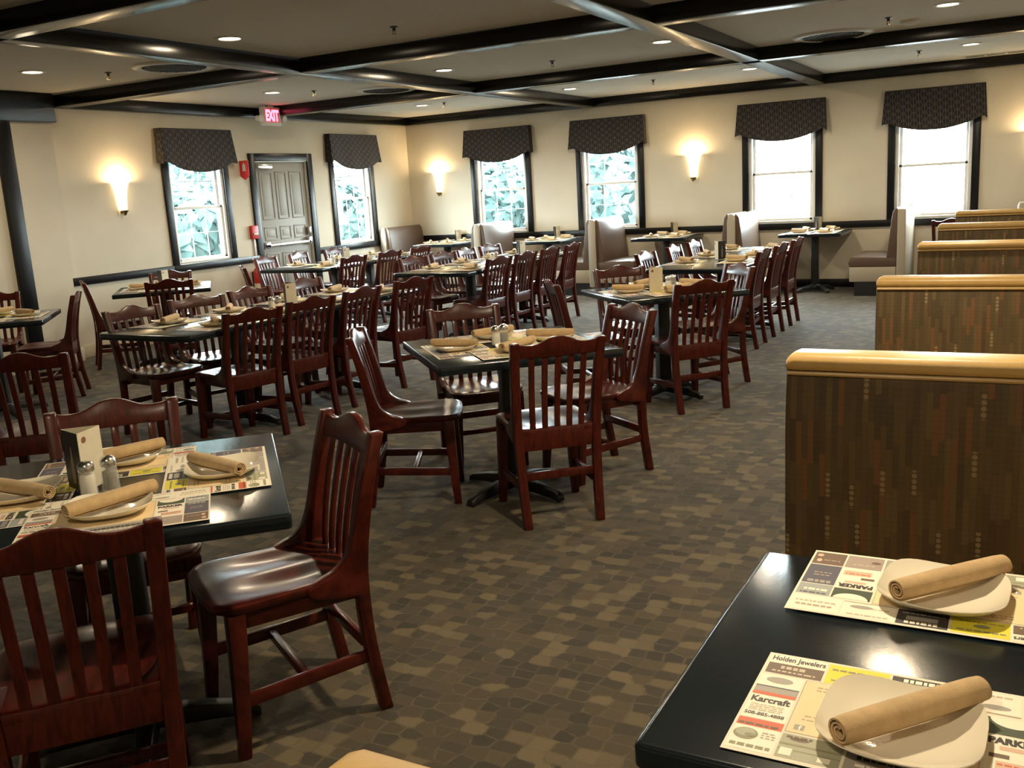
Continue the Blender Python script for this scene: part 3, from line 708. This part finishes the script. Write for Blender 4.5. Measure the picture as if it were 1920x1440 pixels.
rt = thing('booth_table', 'black booth table with two printed placemats and napkin rolls, beside the camera', 'table', (.147, 1.488, 0), 0, GT)
top_mesh(.604, .378, .014).build('tabletop', 'table', rt, bevel=.008, seg=3); pedestal(rt, 0, 0, .33)

# ------------------------------------------------------------------ printed placemat (sized 45 x 29; u from its left, v from its top, in cm)
def make_placemat():
    mb = MB(); mats = ['paper']; idx = {}
    C = dict(brown=(.16, .105, .07), yellow=(.75, .66, .05), black=(.045, .038, .035), white=(.86, .80, .66), grey=(.36, .33, .29), red=(.62, .13, .06), green=(.055, .075, .045), peach=(.80, .62, .36), navy=(.10, .095, .13),
             blue=(.34, .37, .36), olive=(.26, .25, .15), sage=(.38, .38, .27), mauve=(.36, .29, .25), pink=(.68, .45, .33), ink=(.04, .03, .025), faint=(.55, .47, .36), line=(.42, .34, .24))
    def mi(c):
        if c not in idx: idx[c] = len(mats); mats.append(ink(c, C[c]))
        return idx[c]
    Wm, Hm = 45.0, 29.0
    P = lambda u, v, z: ((u-Wm/2)/100, (Hm/2-v)/100, z)
    mb.box(-Wm/200, Wm/200, -Hm/200, Hm/200, 0, .0006)
    lay = [.0007]
    def rect(c, u0, u1, v0, v1, lv=0): z = .0008+.00015*lv; mb.add([P(u0, v1, z), P(u1, v1, z), P(u1, v0, z), P(u0, v0, z)], [(0, 1, 2, 3)], mi(c))
    def oval(c, cu, cv, a, b, lv=1, a0=0, a1=360):
        z = .0008+.00015*lv; n = 22; mb.add([P(cu, cv, z)] + [P(cu+a*cos(radians(a0+(a1-a0)*k/n)), cv+b*sin(radians(a0+(a1-a0)*k/n)), z) for k in range(n+1)], [(0, k+2, k+1) for k in range(n)], mi(c))
    def text(c, s, u0, u1, v0, v1, lv=2, bold=.0):
        vs, fs = text_mesh(s, 1, bold); z = .0008+.00015*lv; mb.add([P(u0+(u1-u0)*x, v1+(v0-v1)*y, z) for x, y, q in vs], fs, mi(c))
    def greek(c, u0, u1, v, h=.5, lv=2, seed=1):
        r = random.Random(seed); u = u0
        while u < u1-.3: w = r.uniform(.4, 1.2); rect(c, u, min(u+w, u1), v, v+h, lv); u += w+.22
    # top row
    rect('white', .5, 9.1, .6, 6.6); text('ink', 'Holden Jewelers', .8, 8.9, .8, 2.8, bold=.02); rect('brown', .6, 9.0, 3.2, 6.5, 1); greek('faint', 2.6, 6.4, 3.9, .9, 2, 3); greek('faint', 1.5, 8.0, 5.4, .45, 2, 4)
    rect('yellow', 9.4, 18.2, .6, 6.6); greek('olive', 10, 17.5, 1.9, .5, 2, 5); oval('olive', 13.6, 4.0, 1.3, .7, 2); greek('olive', 10.3, 17, 5.3, .35, 2, 6)
    rect('black', 18.6, 26.7, .7, 6.5); rect('grey', 20.2, 25.2, 2.6, 4.2, 1); greek('white', 20.2, 25.4, 1.2, 1.0, 2, 7); greek('grey', 19.2, 26, 5.0, .4, 2, 8)
    rect('white', 27.0, 35.8, .6, 6.6); oval('grey', 32.6, 4.7, 2.0, .7); greek('faint', 28, 34.8, 1.3, .5, 2, 9); greek('faint', 28, 31, 4.3, .4, 2, 10); rect('line', 27.0, 35.8, 6.3, 6.6, 1)
    rect('white', 36.1, 44.6, .6, 6.6); greek('line', 37.4, 43.6, 2.4, .7, 2, 11); greek('faint', 37.0, 43.9, 4.1, .6, 2, 12)
    # left column
    rect('white', .4, 6.7, 7.2, 10.6); oval('grey', 3.4, 8.6, 2.0, .95); rect('grey', .4, 6.7, 10.6, 12.5); rect('navy', .4, 6.7, 10.6, 10.9, 1); rect('red', .4, 6.7, 12.5, 13.4)
    rect('white', .4, 6.7, 13.6, 20.2); text('ink', 'Karcraft', .7, 6.3, 13.9, 15.6, bold=.035); 
    for k in range(4): greek('faint', 1.0, 5.8, 16.2+.5*k, .25, 2, 20+k)
    text('ink', '508-885-4888', .7, 6.3, 18.4, 19.3, bold=.02)
    rect('red', .4, 6.7, 20.3, 22.3); greek('brown', .7, 6.5, 21.5, .5, 2, 25)
    rect('white', .4, 6.7, 22.5, 28.3); oval('olive', 2.3, 24.4, 1.7, 1.5); oval('sage', 2.2, 24.1, 1.35, 1.1, 2); oval('olive', 2.9, 24.6, .7, .45, 3)
    for k in range(3): greek('sage', 4.4, 6.3, 23.4+.6*k, .3, 2, 30+k)
    greek('olive', .8, 6.3, 26.9, .7, 2, 35)
    # middle panel
    rect('line', 7.0, 31.3, 6.9, 21.9); rect('peach', 7.15, 31.15, 7.05, 21.75, 1)
    greek('line', 9.0, 13.5, 8.4, .35, 2, 40); greek('line', 9.0, 13.8, 9.3, .35, 2, 41); greek('line', 8.8, 13.0, 16.9, .3, 2, 42); greek('line', 8.6, 12.4, 17.9, .3, 2, 43)
    rect('grey', 8.0, 9.4, 19.6, 21.0, 2); text('white', 'f', 8.62, 9.02, 19.75, 21.0, 3, .05)
    # bottom row
    rect('sage', 7.0, 15.2, 22.3, 28.2); rect('olive', 7.0, 15.2, 24.6, 25.0, 1); rect('olive', 7.0, 15.2, 26.0, 26.2, 1); oval('brown', 9.4, 23.4, 1.3, .45); rect('white', 7.4, 9.0, 25.8, 27.6, 2); rect('white', 12.4, 14.0, 26.4, 27.6, 2); greek('brown', 7.6, 11.0, 22.7, .5, 3, 50)
    rect('grey', 15.6, 31.3, 22.3, 28.2); greek('black', 17, 30, 24.0, 1.0, 2, 51); greek('white', 17, 29, 26.0, .6, 2, 52)
    # right columns
    rect('green', 31.7, 38.4, 7.4, 11.8); oval('white', 35.05, 7.4, 3.0, 2.4, 1, 0, 180)
    rect('white', 31.7, 38.4, 12.1, 21.7); text('ink', 'PARKER', 32.0, 38.2, 12.5, 14.2, bold=.06); rect('pink', 33.4, 37.2, 14.6, 15.6, 1); rect('brown', 32.2, 34.6, 16.6, 17.6, 1); rect('pink', 33.0, 38.0, 18.3, 20.6, 1); greek('red', 33.2, 37.6, 18.9, .4, 2, 60)
    rect('mauve', 31.7, 38.4, 22.1, 28.2); greek('faint', 33, 37.5, 23.6, .4, 2, 61); oval('brown', 33.0, 25.6, .9, .6)
    rect('blue', 38.7, 44.6, 7.4, 12.2); greek('white', 39.4, 43.9, 9.2, .9, 2, 62); greek('navy', 39.4, 43.9, 7.9, .5, 2, 63)
    rect('navy', 38.7, 44.6, 12.5, 21.7); greek('grey', 39.5, 44, 13.0, 1.2, 2, 64); greek('mauve', 40.2, 43.2, 16.4, .5, 2, 65); greek('mauve', 40, 43.6, 17.6, .5, 2, 66)
    rect('brown', 38.7, 44.6, 22.1, 28.2); greek('mauve', 39.5, 43, 24.0, .5, 2, 67); oval('pink', 43.4, 24.0, .5, .8); oval('pink', 43.6, 26.6, .6, .7)
    return mb.build('placemat', mats)
PM = make_placemat(); tag(PM, '', 'placemat'); MAT = Stock(PM)
def make_plate():
    mb = MB(); N = 48
    def ring(r, z, e): 
        out = []
        for k in range(N):
            a = 2*pi*k/N; c, s = cos(a), sin(a); q = (abs(c)**e + abs(s)**e)**(-1/e); out.append((r*c*q, r*s*q, z + .006*max(0, q-1)/.2*(z/.02 if z > .005 else 0)))
        return out
    mb.loft([ring(r, z, e) for r, z, e in ((.002, .004, 2), (.045, .004, 2.4), (.066, .005, 2.8), (.084, .010, 3.2), (.098, .018, 3.4), (.1045, .0225, 3.5), (.105, .0212, 3.5), (.098, .015, 3.4), (.084, .006, 3.2), (.06, .0, 2.8), (.002, .0, 2))])
    return tag(mb.build('plate', 'plate'), '', 'plate')
PLATE = Stock(make_plate())
def make_roll():
    mb = MB(); Lr = .245; n = 72; turns = 2.6; th = .0032
    o, i_ = [], []
    for k in range(n+1):
        t = k/n; a = -pi*.55 + turns*2*pi*t; r = .0235 - .0155*t
        o.append((r*cos(a), r*sin(a)*.90)); i_.append(((r-th)*cos(a), (r-th)*sin(a)*.90))
    secs = []
    for x, s in ((-Lr/2, .93), (-Lr/2+.012, 1.0), (-.03, 1.05), (.05, 1.02), (Lr/2-.015, .98), (Lr/2, .92)): secs.append((x, s))
    for a in range(len(secs)-1):
        (x0, s0), (x1, s1) = secs[a], secs[a+1]
        for ln in (o, i_):
            vs = [(x0, y*s0, z*s0) for y, z in ln] + [(x1, y*s1, z*s1) for y, z in ln]; mb.add(vs, [(k, k+1, n+2+k, n+1+k) for k in range(n)])
    for x, s in (secs[0], secs[-1]): mb.add([(x, y*s, z*s) for y, z in o] + [(x, y*s, z*s) for y, z in i_], [(k, k+1, n+2+k, n+1+k) for k in range(n)])
    for e in (0, n): mb.add([(x, y*s, z*s) for x, s in secs for y, z in (o[e], i_[e])], [(2*k, 2*k+1, 2*k+3, 2*k+2) for k in range(len(secs)-1)])
    mb.add([(-.02, .019, -.0165), (.055, .017, -.0165), (.022, .046, -.019), (-.02, .019, -.0150), (.055, .017, -.0150), (.022, .046, -.0180)], [(0, 1, 2), (5, 4, 3), (0, 3, 4, 1), (1, 4, 5, 2), (2, 5, 3, 0)])   # loose napkin corner
    return tag(mb.build('napkin_roll', 'napkin'), '', 'napkin')
ROLL = Stock(make_roll())
LV = [0]
def setting(cx, cy, face, where, plate=None, roll_at=None, roll_ang=None, table_z=TH):
    """One place: mat, plate, napkin roll. face: direction the diner looks, degrees."""
    LV[0] += 1; z = table_z + .0004 + .0016*(LV[0] % 4)
    MAT.take(f'printed paper placemat {where}', (cx, cy, z), radians(face-90), 'printed paper placemats')
    px, py = plate or (cx + rnd.uniform(-.015, .015), cy + rnd.uniform(-.015, .015))
    PLATE.take(f'cream rounded-square plate {where}', (px, py, z+.0025), radians(face-90+rnd.uniform(-5, 5)), 'cream plates')
    qx, qy = roll_at or (px, py)
    ROLL.take(f'rolled tan napkin {where}', (qx, qy, z+.0375), radians(roll_ang if roll_ang is not None else face-90+rnd.uniform(15, 60)), 'rolled tan napkins')
setting(-.118, 1.290, 90, 'on the near booth table, camera side', (-.128, 1.262), (-.115, 1.274), 49)
setting(-.135, 1.748, -90, 'on the near booth table, patterned booth side', (-.112, 1.735), (-.100, 1.752), 49)
setting(-2.015, 1.545, 135, 'on the menu box table, side of the dark chair', (-2.055, 1.555), (-2.05, 1.56), 80)
setting(-2.425, 1.885, -45, 'on the menu box table, side of the reddish chair', (-2.44, 1.93), (-2.43, 1.92), 72)
setting(-2.40, 1.525, 45, 'on the menu box table, side without a chair', (-2.43, 1.56), (-2.40, 1.545), 0)
setting(-2.065, 1.935, -135, 'on the menu box table, side of the empty glossy seat', (-2.03, 1.925), (-2.03, 1.90), -12)
def around(t, names, where):
    for (dx, dy, f), nm in zip(((.245, -.0, 180),)*0 + ((.175, -.175, 135), (-.175, -.175, 45), (.175, .175, -135), (-.175, .175, -45)), names):
        if nm: setting(t[0]+dx, t[1]+dy, f, f'on {where}, {nm}')
sides = ('side towards the camera', 'side towards the door wall', 'side towards the patterned booths', 'side away from the camera')
around(T2, sides, n2); around(T3, sides, n3); around(T8, sides, n8); around(T9, sides, n9)
for y, k in ((8.57, 0), (9.24, 1), (9.95, 2)):
    setting(T4[0]+.24, y, 180, f'{ORD[k]} along the booth side of {n4}'); setting(T4[0]-.24, y-.04+.05*k, 0, f'{ORD[k]} along the door side of {n4}')
for y, k in ((4.50, 0), (5.07, 1), (5.66, 2), (6.28, 3)):
    setting(T5[0]+.24, y, 180, f'{ORD[k]} along the aisle side of {n5}'); setting(T5[0]-.24, y+.04, 0, f'{ORD[k]} along the sconce side of {n5}')
for y, k in ((8.85, 0), (9.60, 1), (10.35, 2)):
    setting(T6[0]+.25, y, 180, f'{ORD[k]} along the aisle side of {n6}'); setting(T6[0]-.25, y+.08, 0, f'{ORD[k]} along the door side of {n6}')
for y, k in ((8.22, 0), (8.82, 1), (9.42, 2), (10.02, 3)):
    setting(T7[0]+.25, y, 180, f'{ORD[k]} along the aisle side of {n7}'); setting(T7[0]-.25, y+.1, 0, f'{ORD[k]} along the door side of {n7}')
for k, x in enumerate(BTX):
    nm = ('the corner booth table', 'the second booth table from the corner', 'the third booth table from the corner', 'the fourth wall booth table')[k]
    for dx, f, sd_ in ((-.2, 0, 'door side'), (.2, 180, 'patterned booth side')):
        for dy, q in ((-.2, 'aisle end'), (.2, 'wall end')): setting(x+dx*.82, 12.70+dy*1.1, f, f'on {nm}, {sd_}, {q}')

# ------------------------------------------------------------------ menus and shakers
def make_menu():
    t = thing('menu_stand', '', 'menu'); a = .098; hM = .166
    pts = [(0, 0), (-a*.50, a*.866), (a*.50, a*.866)]               # three-sided folded card, a corner towards local -y
    def side(p, q, mat, nm, extra=None):
        mb = MB(); n_ = Vector((q[1]-p[1], -(q[0]-p[0]), 0)).normalized()*.0016
        mb.add([(p[0], p[1], 0), (q[0], q[1], 0), (q[0], q[1], hM), (p[0], p[1], hM), (p[0]+n_.x, p[1]+n_.y, 0), (q[0]+n_.x, q[1]+n_.y, 0), (q[0]+n_.x, q[1]+n_.y, hM), (p[0]+n_.x, p[1]+n_.y, hM)],
               [(0, 3, 2, 1), (4, 5, 6, 7), (0, 1, 5, 4), (1, 2, 6, 5), (2, 3, 7, 6), (3, 0, 4, 7)])
        if extra:
            for poly in extra:
                k = len(mb.v); P = [(p[0]+(q[0]-p[0])*u+n_.x*1.4, p[1]+(q[1]-p[1])*u+n_.y*1.4, hM*v) for u, v in poly]
                mb.add(P, [tuple(range(len(P)))], 1)
        return mb.build(nm, mat, t)
    circ = lambda u, v, r: [(u+r*cos(k*pi/6), v+r*.55*sin(k*pi/6)) for k in range(12)]
    side(pts[1], pts[0], ['black_card', 'bottle_print'], 'black_face', [[(.40, .10), (.62, .10), (.62, .48), (.56, .58), (.545, .74), (.475, .74), (.46, .58), (.40, .48)]])['label'] = 'black face printed with a pale bottle'
    side(pts[0], pts[2], ['cardboard', 'logo_brown'], 'cream_face', [circ(.24, .86, .10)])
    side(pts[2], pts[1], ['cardboard', 'logo_brown'], 'cream_face', [circ(.24, .86, .10)])
    return t
MENU = Stock(make_menu()); GM = 'folded menu stands'
MENU.take('folded menu stand with black bottle-printed face on the table with four places', (-2.278, 1.652, TH+.006), radians(46), GM, 'menu')
MENU.take('cream folded menu stand on the corner-on table behind the mid-aisle one', (T3[0]-.02, T3[1]-.185, TH+.006), radians(-18), GM, 'menu')
MENU.take(f'cream folded menu stand on {n4}', (-2.53, 8.87, TH+.006), radians(125), GM, 'menu')
MENU.take(f'cream folded menu stand on {n5}', (-4.80, 5.36, TH+.006), radians(20), GM, 'menu')
MENU.take(f'cream folded menu stand on {n6}', (-7.35, 9.30, TH+.006), radians(20), GM, 'menu')
MENU.take(f'cream folded menu stand on {n7}', (-5.14, 9.70, TH+.006), radians(20), GM, 'menu')
MENU.take(f'cream folded menu stand on {n8}', (T8[0]+.036, T8[1]-.044, TH+.006), radians(40), GM, 'menu')
for x, nm in zip(BTX, ('the corner booth table', 'the second booth table from the corner', 'the third booth table from the corner', 'the fourth wall booth table')):
    MENU.take(f'cream folded menu stand at the wall end of {nm}', (x-.02, 13.0, TH+.006), radians(rnd.uniform(0, 20)), GM, 'menu')
def make_shaker(fill):
    t = thing('shaker', '', 'shaker'); N = 8
    MB().lathe([(.006, .002), (.020, .002), (.021, .008), (.0195, .05), (.017, .058), (.0, .058)] if fill == 'salt' else [(.006, .002), (.019, .002), (.019, .05), (.0, .052)], 16).build('shaker_filling', fill, t)
    MB().lathe([(.0, .0), (.0235, .0), (.0245, .006), (.0225, .03), (.0235, .034), (.0215, .06), (.019, .070)], 16, cap=False).build('glass_jar', 'jar_glass', t)
    MB().lathe([(.0195, .066), (.0215, .068), (.0215, .082), (.017, .091), (.008, .095), (.0, .0955)], 20).build('shaker_cap', 'chrome', t)['label'] = 'domed chrome screw cap'
    return t
def jar_glass():
    m, nt, p = new_mat('shaker_glass'); p.inputs['Base Color'].default_value = (.9, .93, .9, 1); p.inputs['Roughness'].default_value = .05; p.inputs['Alpha'].default_value = .25
    return m
M['jar_glass'] = jar_glass()
SALT = Stock(make_shaker('salt')); PEP = Stock(make_shaker('pepper'))
for (x, y), nm in (((-2.243, 1.640), 'beside the bottle-printed menu box'), ((T2[0]-.035, T2[1]-.04), f'on {n2}'), ((T3[0]+.06, T3[1]-.02), 'beside the menu on the corner-on table'), ((-2.60, 8.98), f'on {n4}'), ((-4.80, 5.20), f'on {n5}'), ((-7.45, 9.2), f'on {n6}'), ((-5.14, 9.05), f'on {n7}')):
    SALT.take(f'glass salt shaker with chrome cap {nm}', (x, y, TH+.006), 0, 'salt shakers', 'shaker')
    PEP.take(f'glass pepper shaker with chrome cap {nm}', (x+.012, y+.062, TH+.006), 0, 'pepper shakers', 'shaker')

# ------------------------------------------------------------------ outside the windows
struct('ground_lawn', MB().box(-60, X0-.2, -30, 60, -.5, -.45), 'grass')
struct('ground_paving', MB().box(X0-.2, 40, D+.2, 60, -.5, -.45), 'paving')
def bush(loc, rx, ry, rz_, label, cat='shrub', seed=1, n_leaf=1500, name='shrub'):
    t = thing(name, label, cat, loc, 0, 'greenery outside the windows'); r = random.Random(seed); mb = MB()
    for _ in range(n_leaf):
        d = Vector((r.gauss(0, 1), r.gauss(0, 1), r.gauss(0, 1))).normalized(); k = r.uniform(.62, 1.0)*(1+.22*sin(d.x*5+seed)*cos(d.z*4))
        c = Vector((d.x*rx*k, d.y*ry*k, rz_+d.z*rz_*k)); a = Vector((r.gauss(0,1), r.gauss(0,1), r.gauss(0,1))).normalized(); b = a.cross(d).normalized() if a.cross(d).length > .1 else Vector((1,0,0))
        s = r.uniform(.12, .26); a = b.cross(d) + d*r.uniform(-.4, .4)
        mb.add([c-a*s, c+b*s*.45, c+a*s, c-b*s*.45], [(0, 1, 2, 3)])
    mb.build('foliage', 'leaf', t)
    MB().tube([(0, 0, -.1), (.05, 0, rz_*.6), (0, .05, rz_*1.2)], [.09, .07, .03]).build('trunk', 'bark', t)
for x, y, rx, rz_, lab, s in ((-12.6, 12.2, 1.5, 1.15, 'leafy shrub outside the window beside the sconce', 1), (-16.0, 15.2, 1.8, 1.35, 'leafy shrub outside between the door wall windows', 2), (-14.2, 17.6, 1.5, 1.3, 'leafy shrub outside the window by the room corner', 3)):
    bush((x, y, -.45), rx*.8, rx, rz_, lab, 'shrub', s)
for x, y, rx, rz_, lab, s in ((-12.9, 22.6, 1.7, 1.5, 'leafy shrub outside the corner window of the back wall', 4), (-9.3, 22.0, 1.8, 1.7, 'leafy shrub outside the second back wall window', 5)):
    bush((x, y, -.45), rx, rx*.8, rz_, lab, 'shrub', s)
bush((-21.0, 21.0, -.45), 2.6, 2.6, 2.6, 'tall leafy tree further outside the door wall', 'tree', 8, 2200, 'tree')
